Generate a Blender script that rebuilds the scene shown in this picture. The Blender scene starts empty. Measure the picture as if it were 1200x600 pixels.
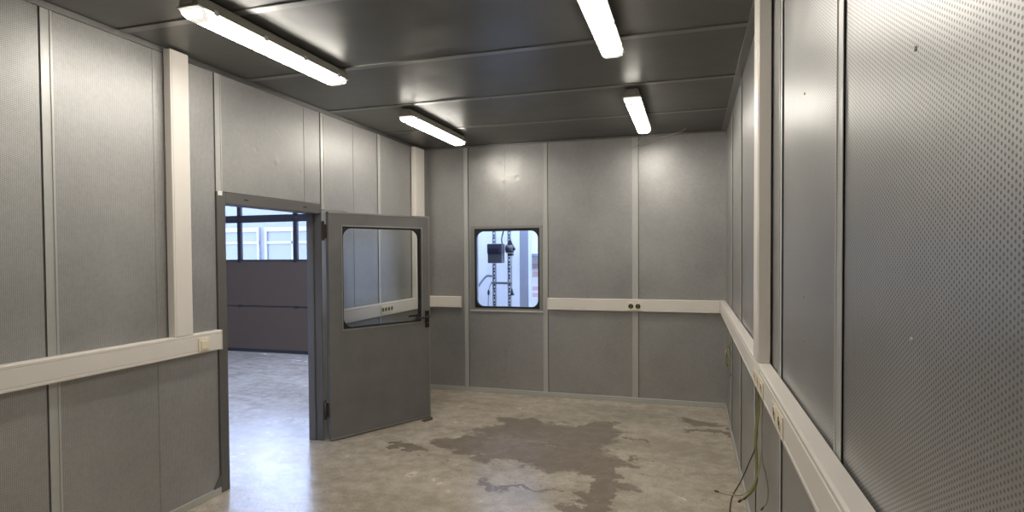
import bpy, bmesh, math, random
from mathutils import Vector, Matrix
random.seed(4)
sc = bpy.context.scene
COL = sc.collection
PI = math.pi

# ------------------------------------------------------------------ room measures (metres)
XL, XR, YB, YN, ZC = -3.032, 0.343, 6.343, -1.6, 2.85
TH = 0.115                      # thickness of the cabin walls
DY0, DY1, DZ = 3.225, 4.295, 1.952      # doorway in the left wall
WX0, WX1, WZ0, WZ1 = -2.43, -1.60, 0.962, 1.905   # window in the back wall

# ------------------------------------------------------------------ node helpers
def new_mat(name):
    m = bpy.data.materials.new(name); m.use_nodes = True
    nt = m.node_tree
    for n in list(nt.nodes): nt.nodes.remove(n)
    out = nt.nodes.new('ShaderNodeOutputMaterial')
    b = nt.nodes.new('ShaderNodeBsdfPrincipled')
    nt.links.new(b.outputs[0], out.inputs[0])
    return m, nt, b, out
def N(nt, t, **kw):
    n = nt.nodes.new(t)
    for k, v in kw.items(): setattr(n, k, v)
    return n
def setin(nt, n, i, v):
    if v is None: return
    if hasattr(v, 'is_output') or isinstance(v, bpy.types.NodeSocket): nt.links.new(v, n.inputs[i])
    else: n.inputs[i].default_value = v
def M(nt, op, a, b=None, c=None, clamp=False):
    n = N(nt, 'ShaderNodeMath', operation=op); n.use_clamp = clamp
    for i, v in enumerate((a, b, c)): setin(nt, n, i, v)
    return n.outputs[0]
def mixc(nt, f, a, b):
    n = N(nt, 'ShaderNodeMix', data_type='RGBA')
    setin(nt, n, 0, f); setin(nt, n, 6, a); setin(nt, n, 7, b)
    return n.outputs[2]
def noise(nt, vec, scale, detail=3, rough=.55, dist=0):
    n = N(nt, 'ShaderNodeTexNoise')
    setin(nt, n, 'Vector', vec)
    n.inputs['Scale'].default_value = scale; n.inputs['Detail'].default_value = detail
    n.inputs['Roughness'].default_value = rough; n.inputs['Distortion'].default_value = dist
    return n.outputs['Fac']
def ramp(nt, f, lo, hi, a=0.0, b=1.0):
    n = N(nt, 'ShaderNodeMapRange'); n.interpolation_type = 'SMOOTHSTEP'
    setin(nt, n, 0, f); n.inputs[1].default_value = lo; n.inputs[2].default_value = hi
    n.inputs[3].default_value = a; n.inputs[4].default_value = b
    return n.outputs[0]
def C(r, g, b): return (r, g, b, 1)
def srgb(r, g, b):
    f = lambda c: (c/255/12.92) if c/255 <= .04045 else ((c/255+.055)/1.055)**2.4
    return (f(r), f(g), f(b), 1)

def plain(name, col, rough=.5, metal=0.0, var=.06, scale=12, bump=0.0, coat=0.0):
    m, nt, b, _ = new_mat(name)
    tc = N(nt, 'ShaderNodeTexCoord')
    f = noise(nt, tc.outputs['Object'], scale, 4)
    dark = tuple(c*(1-var) for c in col[:3])+(1,); light = tuple(min(1, c*(1+var)) for c in col[:3])+(1,)
    nt.links.new(mixc(nt, f, dark, light), b.inputs['Base Color'])
    nt.links.new(ramp(nt, f, .2, .8, max(0, rough-.05), min(1, rough+.05)), b.inputs['Roughness'])
    b.inputs['Metallic'].default_value = metal
    b.inputs['Coat Weight'].default_value = coat
    if bump:
        bp = N(nt, 'ShaderNodeBump'); bp.inputs['Strength'].default_value = bump; bp.inputs['Distance'].default_value = .01
        nt.links.new(f, bp.inputs['Height']); nt.links.new(bp.outputs[0], b.inputs['Normal'])
    return m

def perforated(name, ax, col, rough, p=.0095, hole=.25, dents=(), holecol=.12, wave=.35, metal=.68):
    """zinc sheet with staggered punched holes; ax = the two object axes the sheet lies in"""
    m, nt, b, _ = new_mat(name)
    tc = N(nt, 'ShaderNodeTexCoord')
    sx = N(nt, 'ShaderNodeSeparateXYZ'); nt.links.new(tc.outputs['Object'], sx.inputs[0])
    s, t = sx.outputs[ax[0]], sx.outputs[ax[1]]
    a, bb = p*math.sqrt(3), p
    def dist(off):
        fx = M(nt, 'MULTIPLY', M(nt, 'ABSOLUTE', M(nt, 'SUBTRACT', M(nt, 'FRACT', M(nt, 'ADD', M(nt, 'DIVIDE', s, a), off)), .5)), a)
        fy = M(nt, 'MULTIPLY', M(nt, 'ABSOLUTE', M(nt, 'SUBTRACT', M(nt, 'FRACT', M(nt, 'ADD', M(nt, 'DIVIDE', t, bb), off)), .5)), bb)
        return M(nt, 'SQRT', M(nt, 'ADD', M(nt, 'MULTIPLY', fx, fx), M(nt, 'MULTIPLY', fy, fy)))
    d = M(nt, 'MINIMUM', dist(0.0), dist(0.5))
    msk = ramp(nt, d, p*(hole-.06), p*(hole+.06), 1.0, 0.0)
    f1 = noise(nt, tc.outputs['Object'], 2.2, 5, .6)
    f2 = noise(nt, tc.outputs['Object'], 42, 5, .7)
    f = M(nt, 'ADD', M(nt, 'MULTIPLY', f1, .5), M(nt, 'MULTIPLY', f2, .5))
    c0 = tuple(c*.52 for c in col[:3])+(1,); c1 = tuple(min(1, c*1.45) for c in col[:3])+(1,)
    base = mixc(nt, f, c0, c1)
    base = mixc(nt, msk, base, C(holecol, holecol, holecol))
    nt.links.new(base, b.inputs['Base Color'])
    nt.links.new(M(nt, 'SUBTRACT', metal, M(nt, 'MULTIPLY', msk, metal)), b.inputs['Metallic'])
    nt.links.new(ramp(nt, f, .3, .7, rough-.07, rough+.07), b.inputs['Roughness'])
    h = noise(nt, tc.outputs['Object'], 1.3, 2, .5)
    h = M(nt, 'ADD', h, M(nt, 'MULTIPLY', noise(nt, tc.outputs['Object'], 6, 2, .5), .10))
    for (du, dv, r, amp) in dents:
        q = M(nt, 'SQRT', M(nt, 'ADD', M(nt, 'POWER', M(nt, 'SUBTRACT', s, du), 2.0), M(nt, 'POWER', M(nt, 'SUBTRACT', t, dv), 2.0)))
        h = M(nt, 'ADD', h, M(nt, 'MULTIPLY', ramp(nt, q, 0, r, 1.0, 0.0), amp))
    bp = N(nt, 'ShaderNodeBump'); bp.inputs['Strength'].default_value = wave; bp.inputs['Distance'].default_value = .05
    nt.links.new(h, bp.inputs['Height']); nt.links.new(bp.outputs[0], b.inputs['Normal'])
    return m

def glass(name, tint=(1, 1, 1, 1)):
    m, nt, b, out = new_mat(name)
    nt.nodes.remove(b)
    tr = N(nt, 'ShaderNodeBsdfTransparent'); tr.inputs[0].default_value = tint
    gl = N(nt, 'ShaderNodeBsdfGlossy'); gl.inputs['Roughness'].default_value = .03
    fr = N(nt, 'ShaderNodeFresnel'); fr.inputs[0].default_value = 1.35
    mx = N(nt, 'ShaderNodeMixShader')
    nt.links.new(fr.outputs[0], mx.inputs[0]); nt.links.new(tr.outputs[0], mx.inputs[1]); nt.links.new(gl.outputs[0], mx.inputs[2])
    nt.links.new(mx.outputs[0], out.inputs[0])
    return m

def emit(name, col, strength):
    m, nt, b, out = new_mat(name)
    b.inputs['Base Color'].default_value = C(.9, .9, .88)
    b.inputs['Emission Color'].default_value = col
    b.inputs['Emission Strength'].default_value = strength
    b.inputs['Roughness'].default_value = .4
    return m

# ------------------------------------------------------------------ materials
WALLC = C(.45, .443, .43)
dentsB = [(-2.092, 2.616, .05, .16), (-1.88, 2.461, .04, -.14), (-2.032, 2.429, .035, .12), (-2.061, 2.711, .04, .1), (-1.95, 2.58, .12, -.2)]
dentsL = [(3.753, 2.538, .03, .12), (3.539, 2.372, .03, -.12), (3.758, 2.318, .04, .14), (4.031, 2.27, .03, -.12), (3.748, 2.724, .03, .1)]
m_left = perforated('zinc_sheet_side', (1, 2), WALLC, .48, holecol=.2, dents=dentsL)
m_back = perforated('zinc_sheet_end', (0, 2), WALLC, .40, holecol=.2, dents=dentsB)
m_right = perforated('zinc_sheet_facing', (1, 2), WALLC, .38, wave=.2)
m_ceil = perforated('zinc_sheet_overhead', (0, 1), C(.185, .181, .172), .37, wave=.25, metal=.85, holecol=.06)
m_rail = plain('zinc_rail', C(.53, .53, .505), .42, .45, .08, 30)
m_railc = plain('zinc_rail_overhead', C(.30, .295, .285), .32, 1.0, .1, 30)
m_gap = plain('dark_joint', C(.03, .03, .03), .8)
m_trunk = plain('pale_grey_enamel', srgb(226, 220, 212), .38, 0, .03, 8)
m_trunk2 = plain('pale_grey_plastic', srgb(218, 212, 204), .42, 0, .03, 8)
m_cream = plain('cream_plastic', srgb(232, 222, 198), .35, 0, .02, 20)
m_dark = plain('socket_hole', C(.03, .025, .02), .5)
m_door = plain('grey_painted_steel', C(.152, .149, .142), .45, 0.0, .30, 5, .02)
m_frame = plain('grey_frame_steel', C(.115, .11, .102), .55, 0.0, .14, 8, .02)
m_winframe = plain('grey_window_steel', C(.30, .30, .285), .38, .5, .1, 10)
m_black = plain('black_rubber', C(.012, .012, .012), .5)
m_blackp = plain('black_handle_plastic', C(.012, .012, .012), .3)
m_glass = glass('clear_glass', (.93, .95, .95, 1))
m_rust = plain('worn_hinge_steel', C(.07, .055, .045), .5, .6, .4, 40)
m_lampbody = plain('grey_lamp_housing', C(.30, .285, .24), .5, 0, .1, 20)
m_diff = emit('lit_lamp_diffuser', (1.0, .945, .85, 1), 36)
m_diffs = emit('lit_lamp_diffuser_side', (1.0, .945, .85, 1), 10)
m_clip = plain('lamp_clip', C(.55, .54, .5), .4)
m_capend = emit('lit_diffuser_end', (1.0, .95, .86, 1), .6)
m_cabg = plain('green_yellow_cable', C(.27, .27, .11), .45)
m_cabd = plain('dark_grey_cable', C(.10, .09, .075), .45)
m_caby = plain('pale_yellow_cable', C(.40, .36, .22), .45)
m_cabs = plain('grey_cable', C(.30, .28, .24), .45)
m_copper = plain('cable_end_metal', C(.10, .07, .05), .4, .6)
m_wire = plain('white_wire', C(.65, .63, .58), .45)
m_wood = plain('dark_wood_block', C(.09, .06, .035), .7, 0, .3, 60)
m_hallgrey = plain('grey_hall_paint', C(.32, .32, .32), .6, 0, .03, 2)
m_hallwall = plain('white_hall_paint', C(.82, .84, .86), .6, 0, .02, 2)
m_gd = plain('brown_grey_door_sheet', C(.092, .064, .043), .5, 0, .05, 3)
m_gdf = plain('dark_door_section', C(.022, .02, .022), .6, 0)
m_gdj = plain('dark_door_joint', C(.02, .02, .02), .6)
m_neigh = plain('pale_blue_render', C(.145, .148, .165), .7, 0, .03, .6)
m_neighw = plain('white_window_frame', C(.24, .245, .25), .6)
m_neighg = plain('pale_window_pane', C(.12, .125, .145), .2)
m_motor = plain('blue_grey_motor_casing', C(.055, .055, .062), .45, .1, .2, 20)
m_motor2 = plain('grey_motor_plate', C(.10, .10, .11), .45, .2, .2, 20)
m_chain = plain('grey_rig_steel', C(.30, .32, .34), .4, .5, .3, 30)
m_hose = plain('grey_hose', C(.22, .25, .27), .5)
m_colm = plain('grey_column_paint', C(.33, .35, .40), .5, .1, .08, 6)
m_paper = plain('white_paper', C(.85, .82, .80), .7)
m_red = plain('pinkish_red_print', C(.70, .50, .50), .7)
m_ground = plain('pale_yard_concrete', C(.3, .3, .3), .8)
m_hallroof = plain('hall_roof_sheet', C(.28, .28, .28), .6)
m_white = plain('white_sticker', C(.8, .8, .77), .5)

# floor: screed concrete with wet-looking stains
def floor_mat():
    m, nt, b, _ = new_mat('screed_concrete')
    tc = N(nt, 'ShaderNodeTexCoord'); O = tc.outputs['Object']
    mp = N(nt, 'ShaderNodeMapping'); nt.links.new(O, mp.inputs[0]); mp.inputs['Scale'].default_value = (.55, 1.25, 1)
    mp.inputs['Rotation'].default_value = (0, 0, .35)
    n1 = noise(nt, mp.outputs[0], 1.6, 6, .62, .6)
    n2 = noise(nt, O, 9, 6, .65, .3)
    n3 = noise(nt, O, 70, 3, .6)
    f = M(nt, 'ADD', M(nt, 'ADD', M(nt, 'MULTIPLY', n1, .35), M(nt, 'MULTIPLY', n2, .40)), M(nt, 'MULTIPLY', n3, .25))
    base = mixc(nt, ramp(nt, f, .38, .62), C(.33, .284, .222), C(.55, .478, .383))
    # stains: distorted patches
    sx = N(nt, 'ShaderNodeSeparateXYZ'); nt.links.new(O, sx.inputs[0])
    wn = N(nt, 'ShaderNodeTexNoise'); nt.links.new(O, wn.inputs['Vector']); wn.inputs['Scale'].default_value = 3.2
    wn.inputs['Detail'].default_value = 7; wn.inputs['Roughness'].default_value = .62
    ws = N(nt, 'ShaderNodeSeparateColor'); nt.links.new(wn.outputs['Color'], ws.inputs[0])
    x = M(nt, 'ADD', sx.outputs[0], M(nt, 'MULTIPLY', M(nt, 'SUBTRACT', ws.outputs[0], .5), .95))
    y = M(nt, 'ADD', sx.outputs[1], M(nt, 'MULTIPLY', M(nt, 'SUBTRACT', ws.outputs[1], .5), .95))
    def patch(cx, cy, rx, ry):
        dx = M(nt, 'DIVIDE', M(nt, 'SUBTRACT', x, cx), rx); dy = M(nt, 'DIVIDE', M(nt, 'SUBTRACT', y, cy), ry)
        r = M(nt, 'SQRT', M(nt, 'ADD', M(nt, 'MULTIPLY', dx, dx), M(nt, 'MULTIPLY', dy, dy)))
        return ramp(nt, r, .80, 1.06, 1.0, 0.0)
    tot = None
    for p in [(-1.42, 4.95, .50, .46), (-1.0, 4.9, .42, .50), (-1.75, 4.62, .32, .22), (-1.25, 4.4, .36, .3), (-.72, 4.35, .30, .30),
              (-.55, 4.05, .16, .34), (-.82, 5.40, .20, .20), (-1.55, 5.35, .24, .16), (.13, 5.75, .24, .10), (.16, 5.45, .20, .07), (-.46, 5.1, .13, .05),
              (-.43, 4.6, .07, .05), (-2.25, 4.33, .20, .06), (-.60, 3.72, .20, .08), (-1.15, 3.80, .30, .04)]:
        q = patch(*p)
        tot = q if tot is None else M(nt, 'MAXIMUM', tot, q)
    tot = M(nt, 'MULTIPLY', tot, ramp(nt, M(nt, 'ADD', M(nt, 'MULTIPLY', n2, .6), M(nt, 'MULTIPLY', n3, .4)), .36, .58, .62, 1.0))
    base = mixc(nt, M(nt, 'MULTIPLY', tot, .88), base, C(.15, .115, .085))
    bx = M(nt, 'DIVIDE', M(nt, 'SUBTRACT', sx.outputs[0], -1.05), 1.25); by = M(nt, 'DIVIDE', M(nt, 'SUBTRACT', sx.outputs[1], 4.6), 1.25)
    near = ramp(nt, M(nt, 'SQRT', M(nt, 'ADD', M(nt, 'MULTIPLY', bx, bx), M(nt, 'MULTIPLY', by, by))), .55, 1.0, 1.0, 0.0)
    drops = M(nt, 'MULTIPLY', near, ramp(nt, noise(nt, O, 19, 4, .6, .4), .60, .66))
    base = mixc(nt, M(nt, 'MULTIPLY', drops, .6), base, C(.15, .115, .085))
    # broad worn greenish area and dark scuffs by the doorway
    gx = M(nt, 'SUBTRACT', sx.outputs[0], -.55); gy = M(nt, 'SUBTRACT', sx.outputs[1], 5.75)
    g = ramp(nt, M(nt, 'SQRT', M(nt, 'ADD', M(nt, 'MULTIPLY', gx, gx), M(nt, 'MULTIPLY', gy, gy))), .1, .45, .3, 0.0)
    base = mixc(nt, g, base, C(.17, .16, .12))
    sc_ = noise(nt, mp.outputs[0], 5.5, 8, .7, 1.6)
    base = mixc(nt, ramp(nt, sc_, .63, .72, 0, .45), base, C(.13, .105, .08))
    nt.links.new(base, b.inputs['Base Color'])
    rg = M(nt, 'ADD', ramp(nt, n1, .3, .7, .15, .25), M(nt, 'MULTIPLY', n2, .06))
    nt.links.new(rg, b.inputs['Roughness'])
    b.inputs['Specular IOR Level'].default_value = .85
    bp = N(nt, 'ShaderNodeBump'); bp.inputs['Strength'].default_value = .17; bp.inputs['Distance'].default_value = .01
    nt.links.new(M(nt, 'ADD', M(nt, 'ADD', n2, M(nt, 'MULTIPLY', sc_, .8)), M(nt, 'MULTIPLY', n3, .3)), bp.inputs['Height']); nt.links.new(bp.outputs[0], b.inputs['Normal'])
    return m
m_floor = floor_mat()

# ------------------------------------------------------------------ mesh helpers
class MB:
    def __init__(s): s.bm = bmesh.new()
    def box(s, a, b, bev=0.0):
        x0, y0, z0 = [min(p, q) for p, q in zip(a, b)]; x1, y1, z1 = [max(p, q) for p, q in zip(a, b)]
        v = [s.bm.verts.new(c) for c in ((x0,y0,z0),(x1,y0,z0),(x1,y1,z0),(x0,y1,z0),(x0,y0,z1),(x1,y0,z1),(x1,y1,z1),(x0,y1,z1))]
        f = [s.bm.faces.new([v[i] for i in q]) for q in ((0,3,2,1),(4,5,6,7),(0,1,5,4),(1,2,6,5),(2,3,7,6),(3,0,4,7))]
        if bev:
            es = list({e for ff in f for e in ff.edges})
            bmesh.ops.bevel(s.bm, geom=es, offset=bev, segments=2, affect='EDGES', profile=.5)
        return s
    def prism(s, pts, fn, h0, h1):
        """closed outline pts (2-D) swept from h0 to h1; fn(u, v, h) gives the point"""
        a = [s.bm.verts.new(fn(u, v, h0)) for u, v in pts]; b = [s.bm.verts.new(fn(u, v, h1)) for u, v in pts]
        n = len(pts)
        s.bm.faces.new(a[::-1]); s.bm.faces.new(b)
        for i in range(n): s.bm.faces.new((a[i], a[(i+1) % n], b[(i+1) % n], b[i]))
        return s
    def ring(s, outer, inner, fn, h0, h1):
        n = len(outer)
        V = [[s.bm.verts.new(fn(u, v, h)) for u, v in lo] for lo in (outer, inner) for h in (h0, h1)]
        o0, o1, i0, i1 = V
        for i in range(n):
            j = (i+1) % n
            s.bm.faces.new((o0[i], o0[j], o1[j], o1[i])); s.bm.faces.new((i0[j], i0[i], i1[i], i1[j]))
            s.bm.faces.new((o0[j], o0[i], i0[i], i0[j])); s.bm.faces.new((o1[i], o1[j], i1[j], i1[i]))
        return s
    def tube(s, pts, r, n=8, sub=6):
        P = [Vector(p) for p in pts]
        if sub > 1 and len(P) > 2:
            Q = []
            for i in range(len(P)-1):
                p0, p1, p2, p3 = P[max(i-1, 0)], P[i], P[i+1], P[min(i+2, len(P)-1)]
                for k in range(sub):
                    t = k/sub
                    Q.append(.5*((2*p1)+(p2-p0)*t+(2*p0-5*p1+4*p2-p3)*t*t+(3*p1-p0-3*p2+p3)*t**3))
            Q.append(P[-1]); P = Q
        rings = []; up = None
        for i, p in enumerate(P):
            d = (P[min(i+1, len(P)-1)]-P[max(i-1, 0)]).normalized()
            if up is None: up = d.orthogonal().normalized()
            up = (up-d*up.dot(d)).normalized(); sd = d.cross(up)
            rr = r[i*len(r)//len(P)] if isinstance(r, (list, tuple)) else r
            rings.append([s.bm.verts.new(p+(up*math.cos(2*PI*k/n)+sd*math.sin(2*PI*k/n))*rr) for k in range(n)])
        for a, b in zip(rings, rings[1:]):
            for k in range(n): s.bm.faces.new((a[k], a[(k+1) % n], b[(k+1) % n], b[k]))
        s.bm.faces.new(rings[0][::-1]); s.bm.faces.new(rings[-1])
        return s
    def cyl(s, a, b, r, n=16): return s.tube([a, b], r, n, 1)
    def build(s, name, mat, parent=None, smooth=False, loc=None):
        bmesh.ops.recalc_face_normals(s.bm, faces=s.bm.faces)
        me = bpy.data.meshes.new(name); s.bm.to_mesh(me); s.bm.free()
        me.materials.append(mat)
        if smooth:
            for p in me.polygons: p.use_smooth = True
        o = bpy.data.objects.new(name, me); COL.objects.link(o)
        if parent is not None: o.parent = parent
        if loc is not None: o.location = loc
        return o
def empty(name, loc=(0, 0, 0), rz=0.0):
    o = bpy.data.objects.new(name, None); COL.objects.link(o); o.location = loc; o.rotation_euler = (0, 0, rz)
    o.empty_display_size = .1
    return o
def tag(o, label, cat, group=None, kind=None):
    o['label'] = label; o['category'] = cat
    if group: o['group'] = group
    if kind: o['kind'] = kind
    return o
def struct(o, label, cat): return tag(o, label, cat, kind='structure')
def rrect(x0, x1, z0, z1, r, n=6):
    pts = []
    for cx, cz, a0 in ((x1-r, z1-r, 0), (x0+r, z1-r, 90), (x0+r, z0+r, 180), (x1-r, z0+r, 270)):
        for k in range(n+1):
            a = math.radians(a0+90*k/n); pts.append((cx+r*math.cos(a), cz+r*math.sin(a)))
    return pts
def rect_like(x0, x1, z0, z1, n=6):
    """square outline with as many points per corner as rrect"""
    pts = []
    for cx, cz in ((x1, z1), (x0, z1), (x0, z0), (x1, z0)):
        pts += [(cx, cz)]*(n+1)
    e = 1e-4
    out = []
    for i, (cx, cz) in enumerate(((x1, z1), (x0, z1), (x0, z0), (x1, z0))):
        sx = 1 if cx == x1 else -1; sz = 1 if cz == z1 else -1
        for k in range(n+1):
            t = k/n
            # walk round the corner: first along one side, then the other
            w = .02
            if i in (0, 2): dx, dz = (0, -sz*w*(1-2*t)) if t <= .5 else (-sx*w*(2*t-1), 0)
            else: dx, dz = (-sx*w*(1-2*t), 0) if t <= .5 else (0, -sz*w*(2*t-1))
            out.append((cx+dx, cz+dz))
    return out

PT = .018    # panel thickness on the backing
# ------------------------------------------------------------------ floor, hall shell
fl = MB().box((-13, -3.4, -.12), (4.2, 8.6, 0)).build('floor', m_floor)
struct(fl, 'beige grey concrete screed floor with brown wet stains running out through the doorway', 'floor')

# ------------------------------------------------------------------ ceiling of the cabin
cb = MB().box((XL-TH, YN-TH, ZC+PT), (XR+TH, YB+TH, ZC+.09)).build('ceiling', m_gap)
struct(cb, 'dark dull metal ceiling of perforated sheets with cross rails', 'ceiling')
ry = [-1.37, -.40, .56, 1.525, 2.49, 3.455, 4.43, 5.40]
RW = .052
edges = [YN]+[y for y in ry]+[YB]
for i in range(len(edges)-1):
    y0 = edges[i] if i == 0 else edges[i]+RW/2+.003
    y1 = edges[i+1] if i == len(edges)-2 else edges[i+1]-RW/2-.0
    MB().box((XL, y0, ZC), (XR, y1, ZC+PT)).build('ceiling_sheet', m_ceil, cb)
for y in ry:
    mb = MB().box((XL, y-RW/2, ZC-.006), (XR, y+RW/2, ZC+PT))
    mb.box((XL, y-RW/2-.004, ZC-.003), (XR, y-RW/2+.004, ZC)); mb.build('joint_rail', m_railc, cb)
def trim(name, a, b, label, mat=m_railc):
    o = MB().box(a, b, .003).build(name, mat)
    return struct(o, label, 'trim')
trim('trim_1', (XL, YN, ZC-.035), (XL+.012, YB, ZC), 'thin metal angle where the left wall meets the ceiling')
trim('trim_2', (XL+.012, YB-.012, ZC-.022), (XR-.012, YB, ZC), 'thin metal angle where the end wall meets the ceiling')
trim('trim_3', (XR-.05, YN, ZC-.012), (XR, YB-.012, ZC), 'metal angle strip on the ceiling along the right wall')
trim('baseboard_left', (XL, YN, 0), (XL+.012, DY0-.075, .045), 'low metal floor channel under the left wall up to the doorway', m_rail)
trim('baseboard_rear', (XL+.012, YB-.012, 0), (XR-.012, YB, .05), 'low metal floor channel along the end wall', m_rail)
trim('baseboard_right', (XR-.012, YN, 0), (XR, YB, .05), 'low metal floor channel along the right wall', m_rail)
trim('baseboard_corner', (XL, DY1+.075, 0), (XL+.012, YB-.012, .045), 'low metal floor channel behind the open door', m_rail)

# ------------------------------------------------------------------ walls
def seam(mb, axis, s, z0, z1, face, out):
    w = .004
    if axis == 'y': mb.box((face, s-w, z0), (face+out*.0022, s+w, z1))
    else: mb.box((s-w, face, z0), (s+w, face+out*.0022, z1))
# left wall
wl = MB()
xo, xi = XL-TH, XL-PT
wl.box((xo, YN-TH, 0), (xi, DY0-.01, ZC+.0)); wl.box((xo, DY1+.01, 0), (xi, YB+TH, ZC)); wl.box((xo, DY0-.01, DZ+.01), (xi, DY1+.01, ZC))
wl = struct(wl.build('wall_left', m_gap), 'left wall of grey zinc sheets with doorway to the hall', 'wall')
def lpanel(y0, y1, z0, z1, seams=()):
    mb = MB().box((XL-PT, y0, z0), (XL, y1, z1))
    for s in seams: seam(mb, 'y', s, z0, z1, XL, 1)
    mb.build('wall_sheet', m_left, wl)
def lrail(y0, y1, z0=0.0, z1=ZC):
    mb = MB().box((XL-PT, y0, z0), (XL+.004, y1, z1)); mb.box((XL, y1-.010, z0), (XL+.008, y1, z1)); mb.box((XL, y0, z0), (XL+.006, y0+.008, z1))
    mb.build('joint_rail', m_rail, wl)
G = .006
lpanel(YN, .99, 0, ZC, (.0,)); lrail(.996, 1.05)
lpanel(1.05, 2.06, 0, ZC, (1.55,)); lrail(2.066, 2.12)
lpanel(2.12, 3.145, 0, ZC, (2.691,)); lrail(3.151, 3.206, DZ+.07, ZC)
lpanel(3.206, 4.303, DZ+.083, ZC, (4.094,)); lrail(4.309, 4.362)
lpanel(4.362, 5.254, 0, ZC, (4.82,)); lrail(5.26, 5.318)
lpanel(5.318, YB, 0, ZC)
# back wall with its window hole
wb = MB()
yi, yo = YB+PT, YB+TH
wb.box((XL, yi, 0), (WX0-.0, yo, ZC)); wb.box((WX1, yi, 0), (XR+TH, yo, ZC)); wb.box((WX0, yi, 0), (WX1, yo, WZ0)); wb.box((WX0, yi, WZ1), (WX1, yo, ZC))
wb = struct(wb.build('wall_rear', m_gap), 'end wall of grey zinc sheets with a small window', 'wall')
def bpanel(x0, x1, z0, z1, seams=()):
    mb = MB().box((x0, YB, z0), (x1, YB+PT, z1))
    for s in seams: seam(mb, 'x', s, z0, z1, YB, -1)
    mb.build('wall_sheet', m_back, wb)
def brail(x0, x1):
    mb = MB().box((x0, YB-.004, 0), (x1, YB+PT, ZC)); mb.box((x0, YB-.008, 0), (x0+.009, YB, ZC)); mb.box((x1-.009, YB-.006, 0), (x1, YB, ZC))
    mb.build('joint_rail', m_rail, wb)
bpanel(XL, -2.526, 0, ZC); brail(-2.526, -2.476)
bpanel(-2.470, -1.585, 0, WZ0, (-2.03,)); bpanel(-2.470, -1.585, WZ1, ZC, (-2.03,))
bpanel(-2.470, WX0, WZ0, WZ1); bpanel(WX1, -1.585, WZ0, WZ1)
brail(-1.585, -1.529)
bpanel(-1.523, -.602, 0, ZC, (-1.062,)); brail(-.602, -.54)
bpanel(-.534, XR, 0, ZC, (-.081,))
# right wall
wr = MB().box((XR+PT, YN-TH, 0), (XR+TH, YB+PT, ZC)).build('wall_right', m_gap)
struct(wr, 'right wall of grey perforated zinc sheets close to the viewer', 'wall')
gaps = [-1.33, -.375, .58, 1.535, 2.49, 3.445, 4.42, 5.385]
yy = YN
for i, g in enumerate(gaps+[YB]):
    last = i == len(gaps)
    mb = MB().box((XR, yy, 0), (XR+PT, g-(0 if last else .003), ZC))
    if last: seam(mb, 'y', 5.98, 0, ZC, XR, -1)
    mb.build('wall_sheet', m_right, wr)
    if not last:
        mb = MB().box((XR-.004, g, 0), (XR+PT, g+.066, ZC)); mb.box((XR-.007, g+.056, 0), (XR, g+.066, ZC)); mb.box((XR-.006, g, 0), (XR, g+.008, ZC))
        mb.build('joint_rail', m_rail, wr)
    yy = g+.066
for (y, z) in ((1.091, 1.924), (1.094, 1.457), (2.049, 1.457), (2.045, 1.316), (1.09, 2.4), (2.047, 2.1)):
    mb = MB(); mb.tube([(XR, y, z), (XR-.002, y, z), (XR-.003, y, z)], [.004, .004, .002], 10, 1); mb.build('rivet', m_rail, wr, True)
# wall behind the viewer
wn = MB().box((XL-PT, YN-TH, 0), (XR+PT, YN, ZC)).build('wall_front', m_back)
struct(wn, 'cabin wall of zinc sheets behind the viewer', 'wall')

# ------------------------------------------------------------------ door frame (trim around the doorway)
df = struct(empty('trim_4', (0, 0, 0)), 'dark grey steel door frame around the doorway', 'door frame')
FX = XL+.012
mb = MB()
mb.box((XL-TH-.01, DY0-.075, 0), (FX, DY0, DZ+.078), .004); mb.build('frame_post', m_frame, df)
mb = MB().box((XL-TH-.01, DY1, 0), (FX-.004, DY1+.010, DZ+.0), .002); mb.box((XL-TH-.01, DY1-.018, 0), (XL-.06, DY1, DZ), .002); mb.build('frame_post', m_frame, df)
mb = MB().box((XL-TH-.01, DY0, DZ), (FX, DY1+.010, DZ+.078), .004); mb.build('frame_head', m_frame, df)
# corner plate at the foot of the near post
fn = lambda u, v, h: (h, u, v)
MB().prism([(DY0-.135, .045), (DY0-.075, .045), (DY0-.075, .125)], fn, XL, XL+.010).build('corner_plate', m_frame, df)
MB().box((FX, DY0-.068, 2.004), (FX+.003, DY0-.030, 2.034), .001).build('white_tag', m_white, df)
for y in (3.42, 4.08):
    MB().box((FX, y-.02, DZ+.035), (FX+.003, y+.02, DZ+.045), .001).build('lock_slot', m_gap, df)

# ------------------------------------------------------------------ open door leaf
LW, LT, LH = 1.058, .046, 1.968
dr = struct(empty('door_1', (-2.943, 4.284, 0), math.radians(62.09)), 'open dark grey steel door with a large rounded glass window', 'door')
lf = lambda u, v, h: (u, h, v)
gx0, gx1, gz0, gz1 = .128, .962, .952, 1.846
mb = MB().ring(rect_like(0, LW, .012, LH), rect_like(gx0, gx1, gz0, gz1), lf, 0, LT)
leaf = mb.build('door_leaf', m_door, dr)
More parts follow.
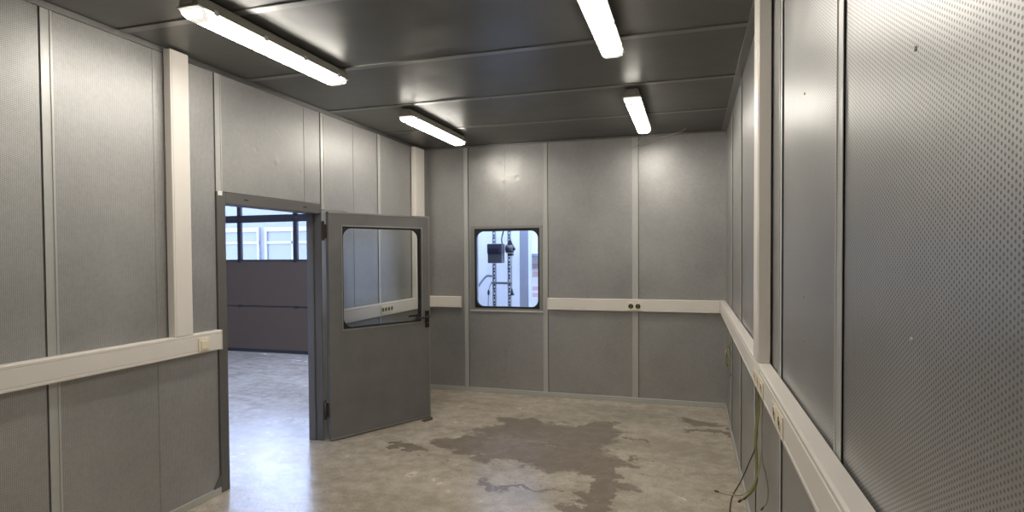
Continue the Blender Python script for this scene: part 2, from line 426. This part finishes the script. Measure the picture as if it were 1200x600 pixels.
# folded raised border on the closing side and the top
mb = MB().box((LW-.014, -.004, .012), (LW, 0, LH)); mb.box((0, -.003, LH-.012), (LW-.014, 0, LH)); mb.box((0, -.003, .012), (LW-.014, 0, .024))
mb.build('leaf_edge_fold', m_winframe, dr)
mb = MB().ring(rect_like(gx0, gx1, gz0, gz1), rrect(gx0+.014, gx1-.014, gz0+.014, gz1-.014, .085), lf, .012, LT-.004)
mb.build('rubber_gasket', m_black, dr)
mb = MB().ring(rect_like(gx0-.012, gx1+.012, gz0-.012, gz1+.012), rect_like(gx0, gx1, gz0, gz1), lf, -.004, .004)
mb.build('window_bead', m_winframe, dr)
mb = MB().prism(rrect(gx0+.006, gx1-.006, gz0+.006, gz1-.006, .08), lf, .034, .039); mb.build('glass_pane', m_glass, dr)
# handle
hp = MB().box((1.000, -.010, .890), (1.046, 0, 1.052), .004).build('handle_plate', m_blackp, dr)
MB().tube([(1.022, -.010, 1.004), (1.022, -.045, 1.004), (1.012, -.056, 1.002), (.985, -.058, .998), (.915, -.054, .992), (.895, -.050, .989)], .009, 10).build('lever', m_blackp, hp, True)
MB().tube([(1.022, LT, 1.004), (1.022, LT+.045, 1.004), (1.012, LT+.056, 1.002), (.985, LT+.058, 1.0), (.885, LT+.054, 1.0)], .009, 10).build('lever', m_blackp, hp, True)
MB().cyl((1.022, -.012, .93), (1.022, -.0095, .93), .012).build('lock_cylinder', m_rust, hp, True)
hp2 = MB().box((1.000, LT, .890), (1.046, LT+.009, 1.052), .004).build('handle_plate', m_blackp, dr)
# hinges: knuckle and leaf plates
for z in (.27, 1.80):
    h = MB().cyl((-.030, .036, z-.075), (-.030, .036, z+.075), .011, 14).build('hinge', m_rust, dr, True)
    MB().box((-.026, .030, z-.06), (.002, .042, z+.06), .002).build('hinge_plate', m_rust, h)
    MB().tube([(-.030, .036, z+.075), (-.030, .036, z+.082), (-.030, .036, z+.090)], [.008, .011, .005], 12, 1).build('hinge_pin', m_rust, h, True)
# hold-open bracket on the hinge corner
mb = MB().prism([(-.03, .002), (.20, .028), (.02, .046)], lambda u, v, h: (u, v, h), LH, LH+.012)
mb.build('stay_bracket', m_winframe, dr)
MB().tube([(-.05, .05, LH+.018), (.06, .05, LH+.018), (.19, .035, LH+.016)], .005, 8).build('stay_rod', m_winframe, dr, True)

# wooden wedge that keeps the door open
wd = empty('door_wedge', (-2.43, 5.10, 0), math.radians(62))
tag(wd, 'small dark wooden wedge on the floor by the open door corner', 'door wedge')
MB().prism([(-.05, 0), (.05, 0), (.05, .028), (-.05, .006)], lambda u, v, h: (u, h, v), -.022, .022).build('wedge_block', m_wood, wd)

# ------------------------------------------------------------------ window in the end wall
w1 = struct(empty('window_1', (0, 0, 0)), 'small rounded window with black gasket in the end wall', 'window')
bf = lambda u, v, h: (u, h, v)
gX0, gX1, gZ0, gZ1 = -2.380, -1.643, .996, 1.860
mb = MB().ring(rect_like(WX0-.012, WX1+.012, WZ0-.006, WZ1+.012), rect_like(gX0-.018, gX1+.020, gZ0-.020, gZ1+.030), bf, YB-.010, YB+TH+.01); mb.build('window_frame', m_winframe, w1)
mb = MB().ring(rect_like(gX0-.018, gX1+.020, gZ0-.020, gZ1+.030), rrect(gX0, gX1, gZ0, gZ1, .085), bf, YB+.002, YB+.040); mb.build('rubber_gasket', m_black, w1)
mb = MB().prism(rrect(gX0-.008, gX1+.006, gZ0-.006, gZ1+.008, .09), bf, YB+.022, YB+.028); mb.build('glass_pane', m_glass, w1)
MB().box((WX0-.02, YB-.022, WZ0-.026), (WX1+.02, YB, WZ0-.006), .003).build('window_sill', m_rail, w1)

# ------------------------------------------------------------------ cable trunking
TZ0, TZ1, TD = .980, 1.108, .060
def trunk_profile(d=TD, h0=TZ0, h1=TZ1):
    return [(.0086, h0), (d-.006, h0), (d, h0+.005), (d, h0+.016), (d-.003, h0+.018), (d-.003, h0+.020), (d, h0+.022), (d, h1-.024), (d-.003, h1-.022), (d-.003, h1-.020), (d, h1-.018), (d, h1-.006), (d-.006, h1), (.0086, h1)]
def trunking(fn, h0, h1, label, joints=()):
    t = empty('cable_trunking', fn(0, TZ0, (h0+h1)/2)); base = Vector(t.location)
    tag(t, label, 'cable trunking', 'pale grey trunking round the walls')
    g = lambda u, v, h: tuple(Vector(fn(u, v, h))-base)
    MB().prism(trunk_profile(), g, h0, h1).build('trunking_body', m_trunk, t)
    for e, s in ((h0, 1), (h1, -1)):
        MB().prism([(.0088, TZ0-.002), (TD+.002, TZ0-.002), (TD+.002, TZ1+.002), (.0088, TZ1+.002)], g, e-s*.0005, e+s*.006).build('end_cap', m_trunk2, t)
    for j in joints:
        MB().prism([(TD-.004, TZ0+.016), (TD+.0015, TZ0+.016), (TD+.0015, TZ1-.014), (TD-.004, TZ1-.014)], g, j-.003, j+.003).build('cover_joint', m_trunk2, t)
    return t
fL = lambda u, v, h: (XL+u, h, v)
fB = lambda u, v, h: (h, YB-u, v)
fR = lambda u, v, h: (XR-u, h, v)
trunking(fL, YN+.01, 3.125, 'pale grey cable trunking along the left wall ending at the doorway', (1.2,))
trunking(fL, 4.40, YB-.001, 'pale grey cable trunking behind the open door, seen through its glass')
trunking(fB, XL+TD+.004, -2.557, 'short pale grey trunking between the open door and the end window')
trunking(fB, -1.523, XR-TD-.004, 'pale grey trunking on the end wall right of the window')
trunking(fR, YN+.01, YB-.001, 'long pale grey trunking running down the right wall', (.95, 2.72, 3.9))
# vertical ducts
def duct(fn, s0, s1, z0, z1, label, groove=None):
    base = Vector(fn(0, z0, (s0+s1)/2)); t = empty('vertical_duct', base)
    tag(t, label, 'cable duct', 'pale grey vertical ducts')
    a = Vector(fn(.0086, z0, s0))-base; b = Vector(fn(TD, z1, s1))-base
    MB().box(a, b, .004).build('duct_body', m_trunk, t)
    q0, q1 = (s0+.012, s1-.012)
    a = Vector(fn(TD, z0+.002, q0))-base; b = Vector(fn(TD+.0025, z1-.004, groove-.004 if groove else q1))-base
    MB().box(a, b, .001).build('duct_cover', m_trunk, t)
    if groove:
        a = Vector(fn(TD, z0+.002, groove+.004))-base; b = Vector(fn(TD+.0025, z1-.004, q1))-base
        MB().box(a, b, .001).build('duct_cover', m_trunk, t)
    return t
duct(fL, 2.757, 2.892, TZ1, ZC-.012, 'pale grey vertical duct on the left wall near the doorway')
duct(fL, 5.99, 6.225, TZ1, ZC-.036, 'pale grey vertical duct in the far left corner above the open door', 6.15)
duct(fR, 2.785, 2.965, TZ1, ZC-.013, 'pale grey vertical duct on the right wall')

# ------------------------------------------------------------------ socket outlets set in the trunking
def outlet(fn, s0, s1, zc, n, label, kind='socket', h=.082, pr=0.0):
    base = Vector(fn(TD, zc, (s0+s1)/2)); t = empty('socket_outlet', base)
    tag(t, label, 'socket', 'socket outlets in the trunking')
    g = lambda u, v, hh: tuple(Vector(fn(TD+u-pr, zc+v, hh))-base)
    w = (s1-s0)/n
    MB().box(g(pr+.0005, -h/2, s0), g(.010, h/2, s1), .003).build('cover_plate', m_cream, t)
    for k in range(n):
        c = s0+w*(k+.5)
        if kind == 'switch':
            MB().box(g(.008, -h*.33, c-w*.33), g(.016, h*.33, c+w*.33), .003).build('rocker', m_cream, t); continue
        # a sunken round socket: pale rim with a dark cup and two holes
        r = min(w*.36, h*.34)
        rim = [(c+r*1.12*math.cos(2*PI*i/20), r*1.12*math.sin(2*PI*i/20)) for i in range(20)]
        inn = [(c+r*math.cos(2*PI*i/20), r*math.sin(2*PI*i/20)) for i in range(20)]
        f2 = lambda u, v, hh: g(hh, v, u)
        p = MB().ring(rim, inn, f2, .009, .013).build('socket_rim', m_cream, t)
        MB().prism(inn, f2, .009, .0108).build('socket_cup', m_dark, p)
        for dz in (-1, 1):
            MB().prism([(c+.004*math.cos(2*PI*i/8), dz*r*.45+.004*math.sin(2*PI*i/8)) for i in range(8)], f2, .0108, .0122).build('contact_pin', m_rail, p)
    return t
outlet(fL, 2.925, 3.010, 1.034, 1, 'cream square switch box on the left trunking beside the doorway', 'switch')
outlet(fL, 5.19, 5.43, 1.045, 4, 'row of four sockets seen through the glass of the open door')
outlet(fB, -.648, -.500, 1.036, 2, 'cream double socket on the end wall trunking')
outlet(fR, 2.56, 2.93, 1.034, 3, 'cream sockets on the right trunking below the vertical duct, cables hanging under it', h=.066, pr=.006)
outlet(fR, 2.03, 2.28, 1.034, 2, 'cream sockets on the right trunking nearest the viewer', h=.070, pr=.006)

# ------------------------------------------------------------------ ceiling lamps
def lamp_proto():
    """weatherproof fluorescent fitting, length along y, hung from z = 0"""
    L2, w = .625, .060
    t = empty('ceiling_lamp')
    fn = lambda u, v, h: (u, h, v)
    body = [(-.040, 0), (.040, 0), (.050, -.012), (.056, -.048), (.062, -.056), (.062, -.062), (-.062, -.062), (-.062, -.056), (-.056, -.048), (-.050, -.012)]
    MB().prism(body, fn, -L2, L2).build('lamp_housing', m_lampbody, t)
    # diffuser: tapered tray, sloped ends
    bm = MB()
    lv = []
    for z, ww, ll in ((-.062, .058, L2-.004), (-.085, .055, L2-.016), (-.100, .044, L2-.040), (-.105, .034, L2-.055)):
        lv.append([bm.bm.verts.new(p) for p in ((-ww, -ll, z), (ww, -ll, z), (ww, ll, z), (-ww, ll, z))])
    bm.bm.faces.new(lv[0][::-1]); bm.bm.faces.new(lv[-1])
    for a, b in zip(lv, lv[1:]):
        for k in range(4): bm.bm.faces.new((a[k], a[(k+1) % 4], b[(k+1) % 4], b[k]))
    df_ = bm.build('diffuser', m_diff, t); df_.data.materials.append(m_diffs)
    for p in df_.data.polygons:
        if p.normal.z > -.5: p.material_index = 1
    for s in (-1, 1):     # moulded translucent ends with a projecting rim
        e = MB().prism([(-.060, -.061), (.060, -.061), (.058, -.084), (.047, -.100), (.034, -.107), (-.034, -.107), (-.047, -.100), (-.058, -.084)],
            lambda u, v, h: (u*(1.0 if abs(h) < L2-.02 else .995), h-s*max(0, (-.062-v))*1.15, v), s*(L2-.03), s*(L2+.004)).build('diffuser_end', m_capend, t)
    MB().ring(rect_like(-.067, .067, -L2-.008, L2+.008), rect_like(-.058, .058, -L2+.01, L2-.01), lambda u, v, h: (u, v, h), -.064, -.059).build('rim', m_clip, t)
    for s in (-1, 1):
        for y in (-.52, -.17, .17, .52):
            MB().box((s*.060, y-.014, -.072), (s*.066, y+.014, -.046), .002).build('clip', m_clip, t)
        MB().box((-.030, s*(L2+.0), -.050), (.030, s*(L2+.012), -.014), .004).build('cable_gland', m_lampbody, t)
    return t
def copy_tree(o, parent=None):
    c = o.copy(); COL.objects.link(c)
    if parent is not None: c.parent = parent
    for ch in list(o.children): copy_tree(ch, c)
    return c
lamps = [((-2.285, 2.855), 'lit long ceiling lamp nearest the left wall duct'),
         ((-2.335, 5.155), 'lit ceiling lamp in the far left corner above the open door'),
         ((-.443, 2.875), 'lit ceiling lamp nearest the viewer on the right, cut by the top edge'),
         ((-.432, 5.145), 'lit ceiling lamp at the far right close to the end wall, wires at its tip')]
lamps += [((-2.285, -.35), 'unseen ceiling lamp added behind the viewer to brighten the near left wall'), ((-.443, -.30), 'unseen ceiling lamp added behind the viewer to brighten the near right wall')]  # unseen extra pair, added so the near walls get more light
proto = lamp_proto()
for i, ((x, y), lab) in enumerate(lamps):
    o = proto if i == 0 else copy_tree(proto)
    o.location = (x, y, ZC-.006); tag(o, lab, 'ceiling lamp', 'fluorescent ceiling lamps')

# ------------------------------------------------------------------ loose cables
def cable(pts, r, mat, label, name='cable', tip=True, group='loose cables hanging from the right trunking'):
    b = Vector(pts[0]); t = empty(name, b); tag(t, label, 'cable', group)
    P = [Vector(p)-b for p in pts]
    MB().tube(P, r, 8).build('sheath', mat, t, True)
    if tip:
        d = (P[-1]-P[-2]).normalized()
        MB().tube([P[-1]-d*.004, P[-1]+d*.012, P[-1]+d*.016], [r*1.35, r*1.35, r*.8], 8, 1).build('cable_end', m_copper, t, True)
    return t
Z0 = .985
cable([(.318, 3.02, Z0), (.313, 3.02, .843), (.300, 3.02, .717), (.304, 3.02, .593), (.301, 3.02, .493), (.270, 3.02, .431), (.232, 3.02, .393)], .0048, m_cabg, 'thick green yellow cable hanging from the right trunking, tip curling towards the floor')
cable([(.314, 3.05, Z0), (.310, 3.05, .835), (.303, 3.05, .667), (.272, 3.05, .571), (.234, 3.05, .474), (.199, 3.05, .403), (.187, 3.05, .35), (.183, 3.05, .25), (.19, 3.06, .10), (.17, 3.10, .006), (.12, 3.2, .006)], .0034, m_cabd, 'dark thin cable hanging from the right trunking and crossing the others down to the floor')
cable([(.318, 2.95, Z0), (.315, 2.95, .861), (.319, 2.95, .716), (.308, 2.95, .593), (.286, 2.95, .51), (.241, 2.95, .452), (.188, 2.95, .441), (.15, 2.95, .445), (.123, 2.95, .450)], .0034, m_caby, 'pale cable hanging from the right trunking with its end sticking out furthest left')
cable([(.312, 2.85, Z0), (.308, 2.85, .886), (.309, 2.85, .668), (.323, 2.85, .599), (.334, 2.85, .53), (.331, 2.85, .467), (.313, 2.85, .437)], .0032, m_cabs, 'grey cable hanging rightmost from the trunking and hooked at its end')
cable([(.316, 3.08, Z0), (.311, 3.08, .827), (.300, 3.08, .678), (.306, 3.08, .552), (.311, 3.08, .472), (.291, 3.08, .418), (.26, 3.08, .385)], .0042, m_cabg, 'second green yellow cable hanging just behind the thick one at the right trunking')
# little coil further down the wall
pts = [(.333, 5.5, Z0), (.336, 5.5, .82), (.330, 5.5, .765)]
for k in range(0, 27):
    a = PI/2+2*PI*k/12; rr = 1-.004*k
    pts.append((.314+.024*rr*math.cos(a), 5.5+.05*math.cos(a)+.0012*k, .675+.085*rr*math.sin(a)))
pts += [(.334, 5.46, .60), (.336, 5.45, .53)]
cable(pts, .0045, m_cabg, 'small green yellow cable coil hanging under the far end of the right trunking', 'cable_coil', True, None)
# thin wires at the tip of the far right lamp
cable([(-.432, 5.79, 2.815), (-.46, 6.0, 2.80), (-.505, 6.28, 2.80), (-.545, 6.318, 2.755), (-.60, 6.325, 2.72)], .0028, m_wire, 'thin white wire dropping from the far right lamp to the end wall', 'wire', False, 'thin wires by the far right lamp')
cable([(-.05, 6.10, 2.838), (-.12, 6.2, 2.825), (-.342, 6.30, 2.79), (-.499, 6.32, 2.735), (-.62, 6.328, 2.70)], .0028, m_wire, 'thin white wire slanting down the end wall from the ceiling right of the lamp', 'wire', False, 'thin wires by the far right lamp')

# ------------------------------------------------------------------ the hall outside
HY, HZ = 7.95, 4.3
GX0, GX1, GZT = -9.40, -5.00, 3.66
wf = MB()
wf.box((-13, HY, 0), (GX0-.05, HY+.25, HZ)); wf.box((GX1+.05, HY, 0), (4.2, HY+.25, HZ)); wf.box((GX0-.05, HY, GZT+.04), (GX1+.05, HY+.25, HZ))
struct(wf.build('wall_hall_rear', m_hallwall), 'white hall wall behind the cabin, seen through the end window', 'wall')
struct(MB().box((-13.2, -3.4, 0), (-13, HY+.25, HZ)).build('wall_hall_left', m_hallgrey), 'grey far side wall of the hall', 'wall')
struct(MB().box((-13, -3.5, 0), (XL-TH, -3.4, HZ)).build('wall_hall_front', m_hallgrey), 'grey near end wall of the hall', 'wall')
struct(MB().box((-13.2, -3.5, HZ), (-3.75, HY+.25, HZ+.15)).build('ceiling_hall', m_hallroof), 'sheet metal roof of the hall left of the cabin', 'ceiling')
# sectional garage door
gd = struct(empty('door_2', (0, 0, 0)), 'dark sectional garage door with glazed upper sections in the hall', 'garage door')
T = .05
gy0, gy1 = HY+.02, HY+.07
for z0, z1 in ((.02, .748), (.768, 1.50)):
    p = MB().box((GX0, gy0, z0), (GX1, gy1, z1), .004).build('door_section', m_gd, gd)
    mb = MB()
    k = int((z1-z0)/.12)
    MB().box((GX0, gy0+.012, z1-.002), (GX1, gy1-.004, z1+.020)).build('section_joint', m_gdj, p)
MB().box((GX0, gy0-.006, .0), (GX1, gy1, .055), .003).build('bottom_seal', m_gdj, gd)
nb = 4; bw = (GX1-GX0)/nb
for z0, z1 in ((1.512, 2.155), (2.243, 2.875), (2.963, 3.60)):
    fr = MB()
    fr.box((GX0, gy0, z0-.045 if z0 > 2 else z0-.012), (GX1, gy1, z0+.018), .003); fr.box((GX0, gy0, z1-.012), (GX1, gy1, z1+.044), .003)
    for k in range(nb+1):
        x = GX0+bw*k
        w = .036
        fr.box((max(GX0, x-w), gy0, z0), (min(GX1, x+w), gy1, z1), .003)
    f = fr.build('window_section', m_gdf, gd)
    for k in range(nb):
        MB().box((GX0+bw*k+.03, gy0+.02, z0+.01), (GX0+bw*(k+1)-.03, gy0+.026, z1-.005)).build('glass_pane', m_glass, f)
for k in range(1, nb):
    for z in (.758, 1.505, 2.2, 2.92):
        MB().box((GX0+bw*k-.03, gy0-.010, z-.022), (GX0+bw*k+.03, gy0, z+.022), .003).build('hinge_plate', m_gdf, gd)
# outside the garage door
nbld = MB().box((-34, 14.0, 0), (0, 15, 3.7)).build('neighbouring_building', m_neigh)
struct(nbld, 'pale building outside, seen through the garage door glazing', 'building')
for x in (-20.6, -17.6, -14.6, -11.7, -8.6):
    f = MB().ring(rect_like(x, x+2.7, 1.35, 2.40), rect_like(x+.07, x+2.63, 1.42, 2.28), lambda u, v, h: (u, h, v), 13.94, 14.0)
    f.box((x+.9, 13.95, 1.42), (x+.95, 14.0, 2.28)); f.box((x, 13.95, 1.93), (x+2.7, 14.0, 2.0))
    f = f.build('facade_window', m_neighw, nbld)
    MB().box((x+.07, 13.985, 1.42), (x+2.63, 14.0-.001, 2.28)).build('window_pane', m_neighg, f)
struct(MB().box((-34, HY+.65, -.12), (4.2, 14, -.02)).build('ground', m_ground), 'pale concrete yard outside the garage door', 'ground')

# column behind the window, with sheets of paper to its right
struct(MB().box((-2.21, 7.55, 0), (-2.085, 7.72, 4.2), .006).build('column', m_colm), 'blue grey steel column behind the end window', 'column')
# lifting rig seen through the window
RY = 7.45
rg = tag(empty('chain_hoist', (-2.43, RY, 0)), 'chain hoist with dark motor box behind the end window', 'hoist')
def lx(x): return x+2.43
MB().box((-.22, -.20, 0), (.22, .20, .05), .006).build('base_plate', m_chain, rg)
for x in (-2.535, -2.322):
    mb = MB()
    for s in (-1, 1): mb.box((lx(x)+s*.017-.005, -.02, .05), (lx(x)+s*.017+.005, .02, 2.9), .002)
    r = mb.build('guide_rail', m_chain, rg)
    mb = MB()
    z = .09
    k = 0
    while z < 2.86:
        if k % 2: mb.box((lx(x)-.013, -.012, z), (lx(x)+.013, .012, z+.022), .004)
        else: mb.box((lx(x)-.007, -.016, z), (lx(x)+.007, .016, z+.03), .004)
        z += .05 if k % 2 else .04; k += 1
    c = mb.build('chain', m_motor, rg); c['kind'] = 'stuff'
MB().box((lx(-2.56), -.03, 2.9), (lx(-2.30), .03, 2.96), .004).build('head_beam', m_chain, rg)
mbx = MB().box((lx(-2.585), -.16, 1.60), (lx(-2.375), -.022, 1.735), .012).build('motor_box', m_motor, rg)
MB().box((lx(-2.58), -.15, 1.478), (lx(-2.38), -.022, 1.604), .01).build('gear_box', m_motor2, rg)
MB().box((lx(-2.575), -.165, 1.615), (lx(-2.41), -.158, 1.675), .002).build('cover_plate', plain('dark_blue_cover', C(.015, .017, .04), .4), mbx)
mo = MB().cyl((lx(-2.345), -.06, 1.665), (lx(-2.25), -.06, 1.665), .055, 16).build('winch_motor', m_motor, rg, True)
MB().cyl((lx(-2.25), -.06, 1.665), (lx(-2.225), -.06, 1.665), .022, 12).build('motor_shaft', m_blackp, mo, True)
MB().prism([(lx(-2.34), 1.70), (lx(-2.25), 1.70), (lx(-2.29), 1.80)], lambda u, v, h: (u, h, v), -.075, -.045).build('motor_bracket', m_motor, mo)
MB().box((lx(-2.32), -.10, 1.575), (lx(-2.25), -.03, 1.605), .006).build('motor_foot', m_blackp, mo)
MB().tube([(lx(-2.40), -.06, 1.72), (lx(-2.41), -.06, 1.80), (lx(-2.385), -.06, 1.90), (lx(-2.36), -.05, 2.0), (lx(-2.36), -.03, 2.3)], .009, 8).build('power_lead', m_blackp, rg, True)
MB().box((lx(-2.575), -.035, 1.195), (lx(-2.28), -.015, 1.225), .003).build('cross_bar', m_chain, rg)
MB().box((lx(-2.62), -.035, 1.29), (lx(-2.55), -.015, 1.31), .003).build('hose_clamp', m_chain, rg)
MB().tube([(lx(-2.56), -.04, 1.30), (lx(-2.63), -.05, 1.30), (lx(-2.70), -.07, 1.22), (lx(-2.78), -.09, 1.10), (lx(-2.86), -.10, 1.02), (lx(-2.95), -.10, .95)], .014, 10).build('hose', m_hose, rg, True)
MB().tube([(lx(-2.57), -.05, 1.20), (lx(-2.59), -.06, 1.14), (lx(-2.60), -.06, 1.05), (lx(-2.61), -.06, .80), (lx(-2.62), -.05, .4)], .006, 8).build('pull_cord', m_hose, rg, True)
MB().tube([(lx(-2.597), -.06, 1.12), (lx(-2.599), -.06, 1.09), (lx(-2.601), -.06, 1.05)], [.008, .017, .012], 10, 1).build('cord_grip', m_blackp, rg, True)
MB().tube([(lx(-2.27), -.05, 1.60), (lx(-2.275), -.05, 1.4), (lx(-2.275), -.05, 1.13)], .004, 8).build('pull_cord', m_hose, rg, True)
MB().tube([(lx(-2.275), -.05, 1.14), (lx(-2.272), -.05, 1.09), (lx(-2.268), -.05, 1.05)], [.008, .015, .028], 10, 1).build('load_hook', m_blackp, rg, True)
# papers pinned to the hall wall right of the column
for (x0, x1, z0, z1, lab) in ((-2.17, -2.00, 1.22, 1.50, 'white notice sheet with pinkish print, upper of two right of the column'),
                              (-2.17, -2.00, .95, 1.17, 'white notice sheet with pinkish print, lower of two right of the column')):
    o = MB().box((x0, HY-.004, z0), (x1, HY, z1)).build('notice_sheet', m_paper); tag(o, lab, 'paper', 'notice sheets on the hall wall')
    h = z1-z0
    for q in (.60, .18):
        MB().box((x0+.03, HY-.006, z0+h*q), (x1-.02, HY-.0035, z0+h*(q+.26))).build('printed_block', m_red, o)
tag(MB().box((-2.2, HY-.16, 1.555), (-1.6, HY, 1.60), .004).build('wall_shelf', m_colm), 'narrow grey shelf on the hall wall right of the column', 'shelf')

# ------------------------------------------------------------------ daylight
w = bpy.data.worlds.new('daylight'); sc.world = w; w.use_nodes = True
nt = w.node_tree
for n in list(nt.nodes): nt.nodes.remove(n)
out = nt.nodes.new('ShaderNodeOutputWorld'); bg = nt.nodes.new('ShaderNodeBackground')
bg.inputs[0].default_value = (.50, .62, 1.0, 1); bg.inputs[1].default_value = 13
nt.links.new(bg.outputs[0], out.inputs[0])

# ------------------------------------------------------------------ camera
cam = bpy.data.cameras.new('camera'); co = bpy.data.objects.new('camera', cam); COL.objects.link(co)
cam.sensor_fit = 'HORIZONTAL'; cam.sensor_width = 36
cam.lens = 684.24*36/1200; cam.shift_y = 13.148/1200; cam.clip_start = .02
th, pi_, ro = .29785, .02297, -.00611
c, s = math.cos(th), math.sin(th)
Rv = Vector((c, s, 0)); Fv = Vector((-s, c, 0)); Uv = Vector((0, 0, 1))
F2 = Fv*math.cos(pi_)-Uv*math.sin(pi_); U2 = Uv*math.cos(pi_)+Fv*math.sin(pi_)
R3 = Rv*math.cos(ro)+U2*math.sin(ro); U3 = U2*math.cos(ro)-Rv*math.sin(ro)
m = Matrix((R3, U3, -F2)).transposed().to_4x4(); m.translation = Vector((0, 0, 1.6))
co.matrix_world = m
sc.camera = co

sc.view_settings.view_transform = 'Standard'; sc.view_settings.look = 'None'
sc.view_settings.exposure = 0.2; sc.view_settings.gamma = 1.0; sc.view_settings.use_curve_mapping = False
sc.cycles.use_denoising = True
sc.cycles.max_bounces = 14; sc.cycles.diffuse_bounces = 6; sc.cycles.glossy_bounces = 8; sc.cycles.transparent_max_bounces = 12
sc.cycles.sample_clamp_indirect = 8
